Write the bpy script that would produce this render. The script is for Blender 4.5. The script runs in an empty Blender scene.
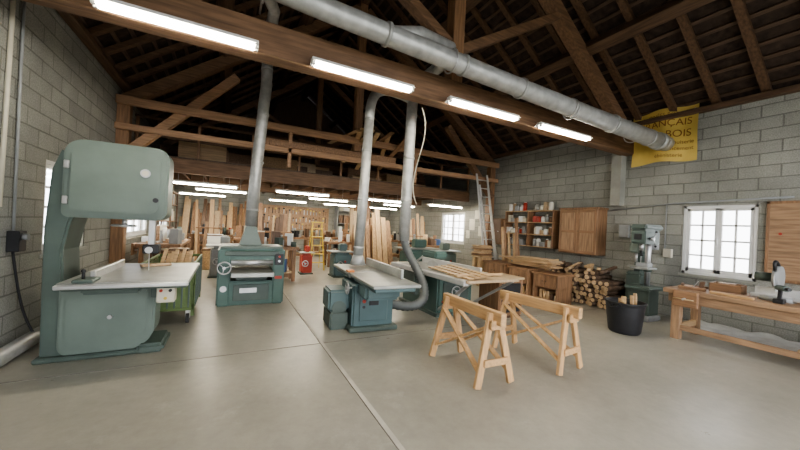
import bpy, bmesh, math, random
from mathutils import Vector, Matrix
random.seed(7)
D=bpy.data; C=bpy.context
# ------------------------------------------------------------------ materials
def new_mat(name):
    m=D.materials.new(name); m.use_nodes=True; nt=m.node_tree
    return m,nt,nt.nodes,nt.links,nt.nodes['Principled BSDF']
def pm(name,col,rough=.5,metal=0,var=.12,scale=6,bump=0,stretch=None,emit=0,ecol=None,spec=None):
    m,nt,N,L,b=new_mat(name)
    tc=N.new('ShaderNodeTexCoord'); mp=N.new('ShaderNodeMapping'); L.new(tc.outputs['Object'],mp.inputs[0])
    if stretch: mp.inputs['Scale'].default_value=stretch
    nz=N.new('ShaderNodeTexNoise'); nz.inputs['Scale'].default_value=scale; nz.inputs['Detail'].default_value=6
    L.new(mp.outputs[0],nz.inputs['Vector'])
    cr=N.new('ShaderNodeValToRGB'); cr.color_ramp.elements[0].position=.3; cr.color_ramp.elements[1].position=.7
    lo=[max(0,c*(1-var)) for c in col]; hi=[min(1,c*(1+var)) for c in col]
    cr.color_ramp.elements[0].color=(*lo,1); cr.color_ramp.elements[1].color=(*hi,1)
    L.new(nz.outputs['Fac'],cr.inputs[0]); L.new(cr.outputs[0],b.inputs['Base Color'])
    b.inputs['Roughness'].default_value=rough; b.inputs['Metallic'].default_value=metal
    if spec is not None: b.inputs['Specular IOR Level'].default_value=spec
    if bump:
        bp=N.new('ShaderNodeBump'); bp.inputs['Strength'].default_value=bump; bp.inputs['Distance'].default_value=.02
        L.new(nz.outputs['Fac'],bp.inputs['Height']); L.new(bp.outputs[0],b.inputs['Normal'])
    if emit:
        b.inputs['Emission Color'].default_value=(*(ecol or col),1); b.inputs['Emission Strength'].default_value=emit
    return m
def wood(name,col,axis='y',var=.3,rough=.6,sc=1.0):
    st={'x':(1.2,14,14),'y':(14,1.2,14),'z':(14,14,1.2)}[axis]
    return pm(name,col,rough,0,var,2.2*sc,.15,st)
def block(name,axis,c1,c2,mort,noise=.32):
    m,nt,N,L,b=new_mat(name)
    g=N.new('ShaderNodeTexCoord'); sp=N.new('ShaderNodeSeparateXYZ'); L.new(g.outputs['Object'],sp.inputs[0])
    cb=N.new('ShaderNodeCombineXYZ'); L.new(sp.outputs['Y' if axis=='y' else 'X'],cb.inputs[0]); L.new(sp.outputs['Z'],cb.inputs[1])
    br=N.new('ShaderNodeTexBrick'); L.new(cb.outputs[0],br.inputs['Vector']); br.inputs['Scale'].default_value=1
    br.inputs['Brick Width'].default_value=.5; br.inputs['Row Height'].default_value=.2; br.inputs['Mortar Size'].default_value=.010
    br.inputs['Mortar Smooth'].default_value=.3; br.inputs['Bias'].default_value=0
    br.inputs['Color1'].default_value=(*c1,1); br.inputs['Color2'].default_value=(*c2,1); br.inputs['Mortar'].default_value=(*mort,1)
    nz=N.new('ShaderNodeTexNoise'); nz.inputs['Scale'].default_value=1.1; nz.inputs['Detail'].default_value=8; nz.inputs['Roughness'].default_value=.65; L.new(g.outputs['Object'],nz.inputs['Vector'])
    n2=N.new('ShaderNodeTexNoise'); n2.inputs['Scale'].default_value=60; n2.inputs['Detail'].default_value=4; L.new(g.outputs['Object'],n2.inputs['Vector'])
    ad=N.new('ShaderNodeMath'); ad.operation='ADD'; L.new(nz.outputs['Fac'],ad.inputs[0]); L.new(n2.outputs['Fac'],ad.inputs[1])
    mr=N.new('ShaderNodeMapRange'); mr.inputs[1].default_value=.7; mr.inputs[2].default_value=1.3; mr.inputs[3].default_value=1-noise; mr.inputs[4].default_value=1+noise
    L.new(ad.outputs[0],mr.inputs[0])
    mx=N.new('ShaderNodeVectorMath'); mx.operation='SCALE'; L.new(br.outputs['Color'],mx.inputs[0]); L.new(mr.outputs[0],mx.inputs['Scale'])
    L.new(mx.outputs[0],b.inputs['Base Color']); b.inputs['Roughness'].default_value=.9
    h=N.new('ShaderNodeMath'); h.operation='MULTIPLY_ADD'; L.new(br.outputs['Fac'],h.inputs[0]); h.inputs[1].default_value=-1.5; L.new(n2.outputs['Fac'],h.inputs[2])
    bp=N.new('ShaderNodeBump'); bp.inputs['Strength'].default_value=.6; bp.inputs['Distance'].default_value=.012
    L.new(h.outputs[0],bp.inputs['Height']); L.new(bp.outputs[0],b.inputs['Normal'])
    return m
def floor_mat():
    m,nt,N,L,b=new_mat('polished_concrete')
    g=N.new('ShaderNodeTexCoord')
    def noise(s,d,r=.6):
        n=N.new('ShaderNodeTexNoise'); n.inputs['Scale'].default_value=s; n.inputs['Detail'].default_value=d; n.inputs['Roughness'].default_value=r
        L.new(g.outputs['Object'],n.inputs['Vector']); return n
    n1=noise(.6,10,.65); n2=noise(3.5,8,.7); n3=noise(1.7,6,.75); n4=noise(9,8,.75)
    cr=N.new('ShaderNodeValToRGB'); e=cr.color_ramp.elements
    e[0].position=.28; e[0].color=(.285,.27,.225,1); e[1].position=.72; e[1].color=(.41,.39,.33,1)
    L.new(n1.outputs['Fac'],cr.inputs[0])
    mr=N.new('ShaderNodeMapRange'); mr.inputs[1].default_value=.3; mr.inputs[2].default_value=.7; mr.inputs[3].default_value=.9; mr.inputs[4].default_value=1.08
    L.new(n4.outputs['Fac'],mr.inputs[0])
    mx=N.new('ShaderNodeVectorMath'); mx.operation='SCALE'; L.new(cr.outputs[0],mx.inputs[0]); L.new(mr.outputs[0],mx.inputs['Scale'])
    st=N.new('ShaderNodeMapRange'); st.inputs[1].default_value=.6; st.inputs[2].default_value=.75; st.inputs[3].default_value=0; st.inputs[4].default_value=.5
    L.new(n3.outputs['Fac'],st.inputs[0])
    mm=N.new('ShaderNodeMix'); mm.data_type='RGBA'; L.new(st.outputs[0],mm.inputs[0]); L.new(mx.outputs[0],mm.inputs[6]); mm.inputs[7].default_value=(.53,.52,.47,1)
    L.new(mm.outputs[2],b.inputs['Base Color'])
    r=N.new('ShaderNodeMapRange'); r.inputs[1].default_value=.3; r.inputs[2].default_value=.7; r.inputs[3].default_value=.27; r.inputs[4].default_value=.42
    L.new(n2.outputs['Fac'],r.inputs[0]); L.new(r.outputs[0],b.inputs['Roughness'])
    bp=N.new('ShaderNodeBump'); bp.inputs['Strength'].default_value=.07; bp.inputs['Distance'].default_value=.01
    L.new(n2.outputs['Fac'],bp.inputs['Height']); L.new(bp.outputs[0],b.inputs['Normal'])
    return m
M={}
M['floor']=floor_mat()
M['joint']=pm('joint_filler',(.5,.48,.42),.7)
M['jointd']=pm('saw_cut_dark',(.2,.19,.165),.8)
M['wl']=block('concrete_block_wall_y','y',(.33,.33,.295),(.27,.272,.245),(.19,.19,.17))
M['wx']=block('concrete_block_wall_x','x',(.33,.33,.295),(.27,.272,.245),(.19,.19,.17))
M['cem']=pm('cement_render',(.33,.33,.29),.9,0,.15,3,.2)
M['beamx']=wood('old_beam_x',(.19,.11,.062),'x',.35)
M['beamy']=wood('old_beam_y',(.125,.075,.045),'y',.35)
M['rafter']=wood('rafter_wood',(.13,.075,.043),'x',.35)
M['batten']=wood('batten_wood',(.11,.07,.046),'y',.4)
M['tile']=pm('roof_underside',(.055,.036,.027),.9,0,.5,9,.3)
M['lightbeam']=wood('new_beam_x',(.38,.23,.135),'x',.25)
M['pine']=wood('pine_x',(.54,.375,.215),'x',.2,.5)
M['piney']=wood('pine_y',(.54,.375,.215),'y',.2,.5)
M['pinez']=wood('pine_z',(.54,.375,.215),'z',.2,.5)
M['horse']=wood('sawhorse_wood_y',(.52,.33,.165),'y',.2,.5)
M['horsez']=wood('sawhorse_wood_z',(.52,.33,.165),'z',.2,.5)
M['benchw']=wood('workbench_wood',(.33,.21,.125),'y',.35,.55)
M['benchz']=wood('workbench_leg_wood',(.33,.21,.125),'z',.35,.55)
M['oak']=wood('oak_z',(.27,.155,.085),'z',.3,.5)
M['oaky']=wood('oak_y',(.27,.155,.085),'y',.3,.5)
M['dark']=wood('dark_wood',(.13,.075,.045),'z',.3,.5)
M['ply']=wood('plywood',(.48,.36,.23),'y',.15,.6)
M['osb']=pm('osb_board',(.42,.28,.15),.7,0,.3,30)
M['green']=pm('machine_green',(.155,.195,.17),.42,0,.12,3)
M['greend']=pm('machine_green_dark',(.085,.115,.10),.45,0,.15,3)
M['teal']=pm('machine_teal',(.075,.135,.115),.42,0,.15,3)
M['blue']=pm('machine_blue_green',(.09,.145,.15),.42,0,.15,3)
M['lime']=pm('cart_green',(.12,.175,.06),.5,0,.15,5)
M['cast']=pm('cast_iron_table',(.34,.35,.33),.36,.4,.18,5)
M['steel']=pm('steel',(.55,.55,.55),.35,.7,.1,8)
M['galv']=pm('galvanised_duct',(.46,.465,.45),.45,.42,.18,9)
M['alu']=pm('aluminium',(.68,.68,.67),.4,.5,.06,8)
M['black']=pm('black_plastic',(.022,.022,.025),.45,0,.2,8)
M['rubber']=pm('rubber_dark',(.05,.05,.05),.8)
M['hose']=pm('hose_grey',(.12,.13,.13),.5,.2)
M['white']=pm('white_paint',(.74,.74,.72),.5,0,.04)
M['cream']=pm('cream_paint',(.62,.58,.47),.5,0,.06)
M['grey']=pm('grey_paint',(.3,.31,.31),.5)
M['red']=pm('red_paint',(.42,.05,.03),.4)
M['yellow']=pm('yellow_paint',(.6,.44,.08),.45)
M['orange']=pm('orange_paint',(.6,.22,.06),.45)
M['bluep']=pm('blue_paint',(.06,.13,.3),.45)
M['banner']=pm('banner_yellow',(.66,.49,.14),.6,0,.08,4)
M['ink']=pm('banner_ink',(.26,.12,.03),.6)
M['paper']=pm('paper',(.7,.68,.6),.8)
M['sheet']=pm('plastic_sheet',(.62,.62,.60),.45,0,.15,6,.4)
M['tube']=pm('fluorescent_tube',(1,.97,.88),.5,0,0,1,emit=30,ecol=(1,.92,.76))
M['bark']=pm('bark',(.15,.10,.07),.9,0,.4,12,.4)
M['cut']=pm('cut_log_end',(.58,.42,.26),.8,0,.25,20)
m,nt,N,L,b=new_mat('window_glass'); nt.nodes.remove(b)
tr=N.new('ShaderNodeBsdfTransparent'); gl=N.new('ShaderNodeBsdfGlossy'); gl.inputs['Roughness'].default_value=.05
mx=N.new('ShaderNodeMixShader'); mx.inputs[0].default_value=.08; L.new(tr.outputs[0],mx.inputs[1]); L.new(gl.outputs[0],mx.inputs[2])
L.new(mx.outputs[0],N['Material Output'].inputs[0]); M['glass']=m
# ------------------------------------------------------------------ builder
class B:
    def __init__(s,name): s.name=name; s.bm=bmesh.new(); s.mats=[]
    def mi(s,k):
        if k not in s.mats: s.mats.append(k)
        return s.mats.index(k)
    def put(s,t,k,M4=None,smooth=False):
        if M4 is not None: bmesh.ops.transform(t,matrix=M4,verts=t.verts)
        i=s.mi(k)
        for f in t.faces:
            f.material_index=i
            if smooth: f.smooth=True
        me=D.meshes.new('t'); t.to_mesh(me); t.free(); s.bm.from_mesh(me); D.meshes.remove(me); return s
    def box(s,x0,x1,y0,y1,z0,z1,k,bev=.006,rot=None):
        t=bmesh.new(); bmesh.ops.create_cube(t,size=1)
        sx,sy,sz=abs(x1-x0),abs(y1-y0),abs(z1-z0)
        bmesh.ops.scale(t,vec=(sx,sy,sz),verts=t.verts)
        bv=min(bev,min(sx,sy,sz)*.3)
        if bv>.001: bmesh.ops.bevel(t,geom=t.edges[:],offset=bv,segments=1 if bv<.02 else 3,affect='EDGES')
        R=Matrix.Identity(4)
        if rot: R=Matrix.Rotation(rot[2],4,'Z')@Matrix.Rotation(rot[1],4,'Y')@Matrix.Rotation(rot[0],4,'X')
        return s.put(t,k,Matrix.Translation(((x0+x1)/2,(y0+y1)/2,(z0+z1)/2))@R)
    def bar(s,p0,p1,w,h,k,up=(0,0,1),bev=.004):
        p0=Vector(p0);p1=Vector(p1); d=p1-p0; l=d.length; z=d.normalized(); u=Vector(up)
        if abs(z.dot(u))>.98: u=Vector((1,0,0))
        x=u.cross(z).normalized(); y=z.cross(x)
        R=Matrix((x,y,z)).transposed().to_4x4()
        t=bmesh.new(); bmesh.ops.create_cube(t,size=1); bmesh.ops.scale(t,vec=(w,h,l),verts=t.verts)
        bv=min(bev,w*.3,h*.3)
        if bv>.001: bmesh.ops.bevel(t,geom=t.edges[:],offset=bv,segments=1,affect='EDGES')
        return s.put(t,k,Matrix.Translation((p0+p1)/2)@R)
    def cyl(s,p0,p1,r,k,r2=None,seg=20,caps=True):
        p0=Vector(p0);p1=Vector(p1); d=p1-p0; t=bmesh.new()
        bmesh.ops.create_cone(t,cap_ends=caps,segments=seg,radius1=r,radius2=r if r2 is None else r2,depth=d.length)
        for f in t.faces: f.smooth=len(f.verts)==4
        R=Vector((0,0,1)).rotation_difference(d.normalized()).to_matrix().to_4x4()
        return s.put(t,k,Matrix.Translation((p0+p1)/2)@R)
    def sph(s,c,r,k,sc=(1,1,1)):
        t=bmesh.new(); bmesh.ops.create_uvsphere(t,u_segments=16,v_segments=10,radius=r)
        return s.put(t,k,Matrix.Translation(c)@Matrix.Diagonal((*sc,1)),True)
    def tube(s,pts,r,k,seg=14,rs=None,closed=False):
        pts=[Vector(p) for p in pts]; t=bmesh.new(); rings=[]; n=len(pts)
        tan=[]
        for i in range(n):
            a=pts[(i-1)%n] if closed else pts[max(i-1,0)]; b_=pts[(i+1)%n] if closed else pts[min(i+1,n-1)]
            tan.append((b_-a).normalized())
        u=tan[0].orthogonal().normalized()
        for i in range(n):
            u=(u-tan[i]*u.dot(tan[i])).normalized(); v=tan[i].cross(u)
            rr=rs[i] if rs else r
            rings.append([t.verts.new(pts[i]+(u*math.cos(q)+v*math.sin(q))*rr) for q in [2*math.pi*j/seg for j in range(seg)]])
        for i in range(n if closed else n-1):
            A=rings[i];Bq=rings[(i+1)%n]
            for j in range(seg):
                f=t.faces.new((A[j],A[(j+1)%seg],Bq[(j+1)%seg],Bq[j])); f.smooth=True
        if not closed:
            t.faces.new(rings[0][::-1]); t.faces.new(rings[-1])
        return s.put(t,k)
    def ring(s,c,R,r,k,axis='y',seg=28):
        c=Vector(c); pts=[]
        for j in range(seg):
            q=2*math.pi*j/seg; a,b_=R*math.cos(q),R*math.sin(q)
            pts.append(c+Vector({'y':(a,0,b_),'x':(0,a,b_),'z':(a,b_,0)}[axis]))
        return s.tube(pts,r,k,8,closed=True)
    def prism(s,poly,a0,a1,k,axis='y',bev=.01,smooth=False):
        t=bmesh.new()
        f=lambda p,a:{'y':(p[0],a,p[1]),'x':(a,p[0],p[1]),'z':(p[0],p[1],a)}[axis]
        v0=[t.verts.new(f(p,a0)) for p in poly]; v1=[t.verts.new(f(p,a1)) for p in poly]; n=len(poly)
        t.faces.new(v0); t.faces.new(v1[::-1])
        for i in range(n): t.faces.new((v0[i],v1[i],v1[(i+1)%n],v0[(i+1)%n]))
        bmesh.ops.recalc_face_normals(t,faces=t.faces)
        if bev: bmesh.ops.bevel(t,geom=[e for e in t.edges if len(e.link_faces)==2 and e.calc_face_angle(0)>.9],offset=bev,segments=2,affect='EDGES')
        return s.put(t,k)
    def wheel(s,c,R,k='steel',axis='y'):
        s.ring(c,R,.012,k,axis); c=Vector(c)
        for j in range(3):
            q=2*math.pi*j/3+.3; a,b_=R*math.cos(q),R*math.sin(q)
            s.cyl(c,c+Vector({'y':(a,0,b_),'x':(0,a,b_),'z':(a,b_,0)}[axis]),.008,k,seg=8)
        ax=Vector({'y':(0,1,0),'x':(1,0,0),'z':(0,0,1)}[axis]); s.cyl(c-ax*.02,c+ax*.02,.025,k,seg=12); return s
    def done(s,rz=0,ground=False):
        vs=s.bm.verts
        if ground:
            for v in vs: v.co.z=max(v.co.z,0.0)
        xs=[v.co.x for v in vs];ys=[v.co.y for v in vs];zs=[v.co.z for v in vs]
        o=Vector(((min(xs)+max(xs))/2,(min(ys)+max(ys))/2,min(zs)))
        bmesh.ops.translate(s.bm,vec=-o,verts=s.bm.verts)
        me=D.meshes.new(s.name); s.bm.to_mesh(me); s.bm.free()
        for k in s.mats: me.materials.append(M[k])
        ob=D.objects.new(s.name,me); C.collection.objects.link(ob); ob.location=o; ob.rotation_euler[2]=rz
        return ob
def arc(c,r,a0,a1,n=8): return [(c[0]+r*math.cos(math.radians(a0+(a1-a0)*i/n)),c[1]+r*math.sin(math.radians(a0+(a1-a0)*i/n))) for i in range(n+1)]
def rrect(x0,x1,z0,z1,r):
    r=r if isinstance(r,(list,tuple)) else [r]*4 # bl br tr tl
    return arc((x0+r[0],z0+r[0]),r[0],180,270,5)+arc((x1-r[1],z0+r[1]),r[1],270,360,5)+arc((x1-r[2],z1-r[2]),r[2],0,90,5)+arc((x0+r[3],z1-r[3]),r[3],90,180,5)
def bez(p0,p1,p2,p3,n=14):
    p0,p1,p2,p3=map(Vector,(p0,p1,p2,p3))
    return [p0*(1-t)**3+p1*3*t*(1-t)**2+p2*3*t*t*(1-t)+p3*t**3 for t in [i/n for i in range(n+1)]]
XL,XR,YF,YB,ZE=-1.96,7.74,-2.5,16.0,3.95; XM=(XL+XR)/2; SL=.74; ZR=ZE+(XM-XL)*SL; T=.2
# ------------------------------------------------------------------ shell
b=B('floor'); b.box(XL-.2,XR+.2,YF-.2,YB+.2,-.12,0,'floor',0); b.done()
b=B('outside_ground'); b.box(-14,20,-22,YF-.22,-.14,-.03,'cem',0); b.done()
def wall_with_holes(name,x0,x1,y0,y1,z1,holes,k):
    b=B(name); y=y0
    for (a,c,z0,z2) in sorted(holes):
        b.box(x0,x1,y,a,0,z1,k,0); b.box(x0,x1,a,c,0,z0,k,0); b.box(x0,x1,a,c,z2,z1,k,0); y=c
    b.box(x0,x1,y,y1,0,z1,k,0); return b.done()
wall_with_holes('wall_left',XL-T,XL,YF,YB,ZE,[(5.45,6.75,.95,2.1),(8.6,11.2,.95,2.05),(13,14.6,.95,2.05)],'wl')
wall_with_holes('wall_right',XR,XR+T,YF,YB,ZE,[(1.98,2.98,.88,2.16),(9.5,11.0,.95,2.15)],'wl')
def gable(name,y0,y1,hole=None):
    b=B(name)
    if hole:
        h0,h1,hz=hole
        b.box(XL-T,h0,y0,y1,0,ZE,'wx',0); b.box(h1,XR+T,y0,y1,0,ZE,'wx',0); b.box(h0,h1,y0,y1,hz,ZE,'wx',0)
    else: b.box(XL-T,XR+T,y0,y1,0,ZE,'wx',0)
    b.prism([(XL-T,ZE),(XR+T,ZE),(XM,ZR+.1)],y0,y1,'wx' if hole else 'dark',bev=0); return b.done()
gable('wall_back',YB,YB+T); gable('wall_front',YF-T,YF,(-1.3,7.1,3.6))
b=B('floor_expansion_joint'); b.box(1.085,1.125,YF,YB,.0,.003,'joint',0); b.box(1.08,1.087,YF,YB,0,.0035,'jointd',0)
b.box(XL,XR,4.0,4.006,0,.003,'jointd',0);b.done()
b=B('ceiling')
for sgn in (-1,1):
    xe=XM+sgn*(XR-XM+.45); ze=ZE-.45*SL+.17
    P=[(XM,ZR+.17),(xe,ze),(xe,ze+.1),(XM,ZR+.27)]
    b.prism(P,YF-.3,YB+.3,'tile',bev=0)
b.done()
def rf(sgn,d,off=0):
    x=(XR-d) if sgn>0 else (XL+d); return (x,ZE+d*SL+off)
b=B('roof_battens')
d=.05
while d<4.8:
    for sg in (-1,1):
        x,z=rf(sg,d,.135); b.box(x-.03,x+.03,YF,YB,z-.018,z+.018,'batten',0,rot=(0,sg*math.atan(SL),0))
    d+=.2
b.done()
b=B('roof_rafters')
y=YF+.1
while y<YB:
    for sg in (-1,1):
        x0,z0=rf(sg,-.02,.05); x1,z1=rf(sg,4.83,.05); b.bar((x0,y,z0),(x1,y,z1),.075,.11,'rafter',up=(0,1,0),bev=0)
    y+=.62
b.done()
b=B('roof_purlins')
for d in (1.75,3.4):
    for sg in (-1,1):
        x,z=rf(sg,d,-.14); b.box(x-.1,x+.1,YF,YB,z-.12,z+.10,'beamy',.01,rot=(0,sg*math.atan(SL),0))
b.box(XM-.09,XM+.09,YF,YB,ZR-.3,ZR-.06,'beamy',.01)
for sg in (-1,1):
    x,z=rf(sg,.08); b.box(x-.07,x+.07,YF,YB,ZE-.06,ZE+.03,'beamy',.01)
b.done()
def truss(y,name,z0,z1,k='beamx'):
    b=B(name); w=.11
    b.box(XL,XR,y-w,y+w,z0,z1,k,.012)
    for sg in (-1,1):
        xa,za=rf(sg,.1,-.35); xb,zb=rf(sg,4.75,-.35); b.bar((xa,y,za),(xb,y,zb),.2,.22,k,up=(0,1,0))
        x2,z2=rf(sg,2.6,-.4); b.bar((XM+sg*.05,y,z1+.5),(x2,y,z2),.13,.16,k,up=(0,1,0))
    b.box(XM-.1,XM+.1,y-w*.9,y+w*.9,z1,ZR-.15,'oak',.01)
    return b.done()
truss(3.98,'roof_truss',3.30,3.68); truss(12.5,'roof_truss',3.4,3.7)
b=B('roof_truss'); y=7.95
b.box(XL,XR,y-.06,y+.06,3.56,3.72,'lightbeam',.01); b.box(XL,XR,y-.05,y+.05,3.08,3.2,'lightbeam',.01)
for sg in (-1,1):
    xa,za=rf(sg,.1,-.35); xb,zb=rf(sg,4.75,-.35); b.bar((xa,y+.17,za),(xb,y+.17,zb),.2,.22,'beamx',up=(0,1,0))
    x0=XL+.1 if sg<0 else XR-.1
    b.bar((x0,y+.14,2.6),(x0-sg*1.9,y+.14,4.6),.16,.18,'lightbeam' if sg<0 else 'beamx',up=(0,1,0))
b.box(XM-.1,XM+.1,y+.06,y+.26,3.4,ZR-.15,'oak',.01)
for x in (1.2,4.6): b.box(x-.04,x+.04,y-.05,y+.05,2.75,3.6,'lightbeam')
b.box(XL,XL+.2,y+.05,y+.25,0,3.6,'oak'); b.box(XR-.2,XR,y+.1,y+.3,0,3.6,'oak')
b.done()
b=B('stored_lumber')
for i in range(9):
    x=2.6+random.random()*1.6; b.bar((x,7.1+random.random(),3.74+i*.012),(x+random.uniform(-.5,.6),9.25,3.15+.08*i),.12,.03,random.choice(['pine','piney','oaky']))
for i in range(5):
    b.box(.2+random.random(),3.2+random.random(),7.88+i*.03,7.9+i*.03+.03,3.2,3.3+random.random()*.1,'oaky')
b.done()
b=B('mezzanine'); MZ=2.86; e_=.01
b.box(XL+e_,XR-e_,9.35,YB-e_,MZ,MZ+.04,'batten',0)
b.box(XL+e_,XR-e_,9.3,9.48,2.52,MZ,'beamx',.01); b.box(XL+e_,XR-e_,12.6,12.78,2.5,MZ,'beamx',.01)
x=XL+.3
while x<XR: b.box(x-.035,x+.035,9.48,YB-e_,2.68,MZ,'rafter',0); x+=.5
b.box(5.07,5.23,9.32,9.48,0,2.52,'oak'); b.box(5.07,5.23,12.6,12.76,0,2.5,'oak')
b.done()
b=B('mezzanine_railing')
for x in [XL+.05+i*1.2 for i in range(9)]: b.box(x-.03,x+.03,9.34,9.4,2.9,3.75,'oak')
b.box(XL,XR,9.34,9.4,3.7,3.76,'rafter'); b.box(XL,XR,9.35,9.39,3.3,3.38,'rafter')
b.done()
b=B('lumber_stack')
for i in range(40):
    x=random.uniform(-1.2,6.5); z=2.91+.07*(i%7); b.box(x-.5,x+.6,10+random.random()*2,10.3+random.random()*2.5,2.905,z+.1,random.choice(['oaky','pine','osb','ply','dark']))
b.done()
# ------------------------------------------------------------------ windows
def window(name,X,side,y0,y1,z0,z1,leaf=2,cols=2,rows=4,inset=.05):
    b=B(name); s=side; x=X+s*inset; w=.05
    f=lambda a,c,e,g,dx=.05,k='white':b.box(x-dx/2,x+dx/2,a,c,e,g,k,.004)
    f(y0,y0+.05,z0,z1,.08);f(y1-.05,y1,z0,z1,.08);f(y0,y1,z0,z0+.05,.08);f(y0,y1,z1-.05,z1,.08)
    lw=(y1-y0-.1)/leaf
    for l in range(leaf):
        a=y0+.05+l*lw; c=a+lw
        f(a,a+w,z0+.05,z1-.05);f(c-w,c,z0+.05,z1-.05);f(a,c,z0+.05,z0+.05+w*1.4);f(a,c,z1-.05-w,z1-.05)
        for i in range(1,cols): yy=a+lw*i/cols; f(yy-.015,yy+.015,z0+.1,z1-.1,.03)
        for i in range(1,rows): zz=z0+.08+(z1-z0-.16)*i/rows; f(a+w,c-w,zz-.015,zz+.015,.03)
    b.box(x-.003,x+.003,y0+.05,y1-.05,z0+.05,z1-.05,'glass',0)
    b.box(x-.03-s*.03,x-s*.06+.02,(y0+y1)/2-.012,(y0+y1)/2+.012,(z0+z1)/2-.08,(z0+z1)/2+.06,'steel')
    b.done()
    b=B('trim_1' if side>0 else 'trim_2')
    b.box(X-.03 if s>0 else X-.2,X+.2 if s>0 else X+.03,y0-.04,y1+.04,z0-.05,z0,'cem'); b.done()
window('window_1',XR,1,1.98,2.98,.88,2.16); window('window_2',XR,1,9.5,11,.95,2.15)
window('window_3',XL,-1,5.45,6.75,.95,2.1); window('window_4',XL,-1,8.6,11.2,.95,2.05,4,1,3); window('window_5',XL,-1,13,14.6,.95,2.05,2,1,3)
# ------------------------------------------------------------------ lamps
def fluo(x0,x1,y,z,hang=None):
    b=B('fluorescent_lamp'); b.box(x0,x1,y-.045,y+.045,z+.03,z+.075,'white',.006)
    b.prism([(y-.09,z+.02),(y-.045,z+.035),(y+.045,z+.035),(y+.09,z+.02),(y+.045,z+.045),(y-.045,z+.045)],x0,x1,'white','x',bev=0)
    for dy in (-.028,.028):
        b.cyl((x0+.04,y+dy,z+.008),(x1-.04,y+dy,z+.008),.019,'tube',seg=12)
        for xx in (x0+.02,x1-.02): b.box(xx-.02,xx+.02,y+dy-.018,y+dy+.018,z-.012,z+.035,'white')
    if hang:
        for xx in (x0+.2,x1-.2): b.cyl((xx,y,z+.07),(xx,y,hang),.004,'steel',seg=6)
    else:
        for xx in (x0+.2,x1-.2): b.box(xx-.015,xx+.015,y,y+.13,z+.07,z+.1,'white')
    b.done()
for x0,x1 in ((-1.12,.2),(.75,2.07),(2.65,4.0),(4.5,5.88)): fluo(x0,x1,3.74,3.28)
for x0,x1 in ((-1.3,.19),(1.1,2.6),(3.8,5.05),(6.05,7.5)): fluo(x0,x1,9.42,2.28,2.53)
for x0,x1 in ((-1.6,-.1),(1.4,2.9),(3.6,5.1),(5.7,7.2)): fluo(x0,x1,14,2.3,2.72)
for x0,x1 in ((-.9,.5),(2.4,3.8),(5.2,6.6)): fluo(x0,x1,11.3,2.3,2.72)
# ------------------------------------------------------------------ ducts
def seams(b,p0,p1,r,step,k='galv'):
    p0=Vector(p0);p1=Vector(p1);d=(p1-p0);l=d.length;d.normalize();t=step*.6
    while t<l: b.cyl(p0+d*(t-.02),p0+d*(t+.02),r*1.05,k,seg=22); t+=step
b=B('extraction_main_duct')
P=[(-1.9,3.42,3.92),(.85,3.4,3.72),(3.0,3.4,3.62),(5.2,3.36,3.52),(7.25,3.26,3.40)]
b.tube(P,.125,'galv',22,rs=[.10,.115,.125,.135,.15])
for q in range(len(P)-1): seams(b,P[q],P[q+1],.12+.01*q,1.1)
b.cyl((7.23,3.26,3.40),(7.37,3.255,3.395),.165,'galv',seg=24)
b.cyl((7.37,3.255,3.395),(7.58,3.25,3.39),.14,'galv',seg=24)
for x in (.2,2.4,4.8,6.6): b.cyl((x,3.4,3.7),(x,3.85,3.72),.012,'steel',seg=6); b.ring((x,3.375,3.76-.051*(x+1.9)*.9+.06),.145,.01,'steel','x')
b.tube([(1.6,3.4,3.72),(2.0,3.5,3.9),(2.6,3.7,4.0),(2.78,4.2,4.0),(2.78,4.95,3.98)],.09,'galv',16)
b.tube([(-.9,3.42,3.85),(-.5,3.6,4.1),(.1,4.4,4.7),(.5,5.6,4.85),(.52,6.55,4.75)],.09,'galv',16)
b.done()
b=B('extraction_drop_duct'); b.tube([(.52,6.6,4.85),(.52,6.6,4.0),(.42,6.6,2.4),(.38,6.62,1.38)],.1,'galv',20); seams(b,(.52,6.6,4.8),(.52,6.6,4),.1,.8); seams(b,(.52,6.6,4),(.38,6.62,1.4),.1,.9); b.done()
b=B('extraction_drop_duct')
b.tube([(2.78,4.98,4.08),(2.77,5,3.5),(2.76,5.02,2.2),(2.75,5.02,1.25)],.095,'galv',20); seams(b,(2.78,5,3.9),(2.75,5.02,1.3),.095,.75)
b.tube(bez((1.98,5.0,3.2),(1.98,5.0,3.75),(2.1,5.0,3.85),(2.7,5.0,3.75)),.08,'galv',18)
b.tube([(1.98,5.0,3.25),(1.95,5.02,2),(1.92,5.05,.98)],.08,'galv',18); seams(b,(1.98,5.0,3.2),(1.92,5.05,1),.08,.8)
b.tube([(1.92,5.05,1.0),(1.92,5.05,.84)],.12,'galv',18,rs=[.08,.13])
b.done()
b=B('flexible_extraction_hose')
pts=bez((2.75,5.02,1.3),(2.75,4.9,.95),(2.98,4.6,.7),(2.8,4.35,.42),40)+bez((2.8,4.35,.42),(2.7,4.25,.28),(2.5,4.3,.25),(2.28,4.5,.3),20)[1:]
b.tube(pts,.07,'hose',16,rs=[.075 if i%2 else .064 for i in range(len(pts))]); b.done()
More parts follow.
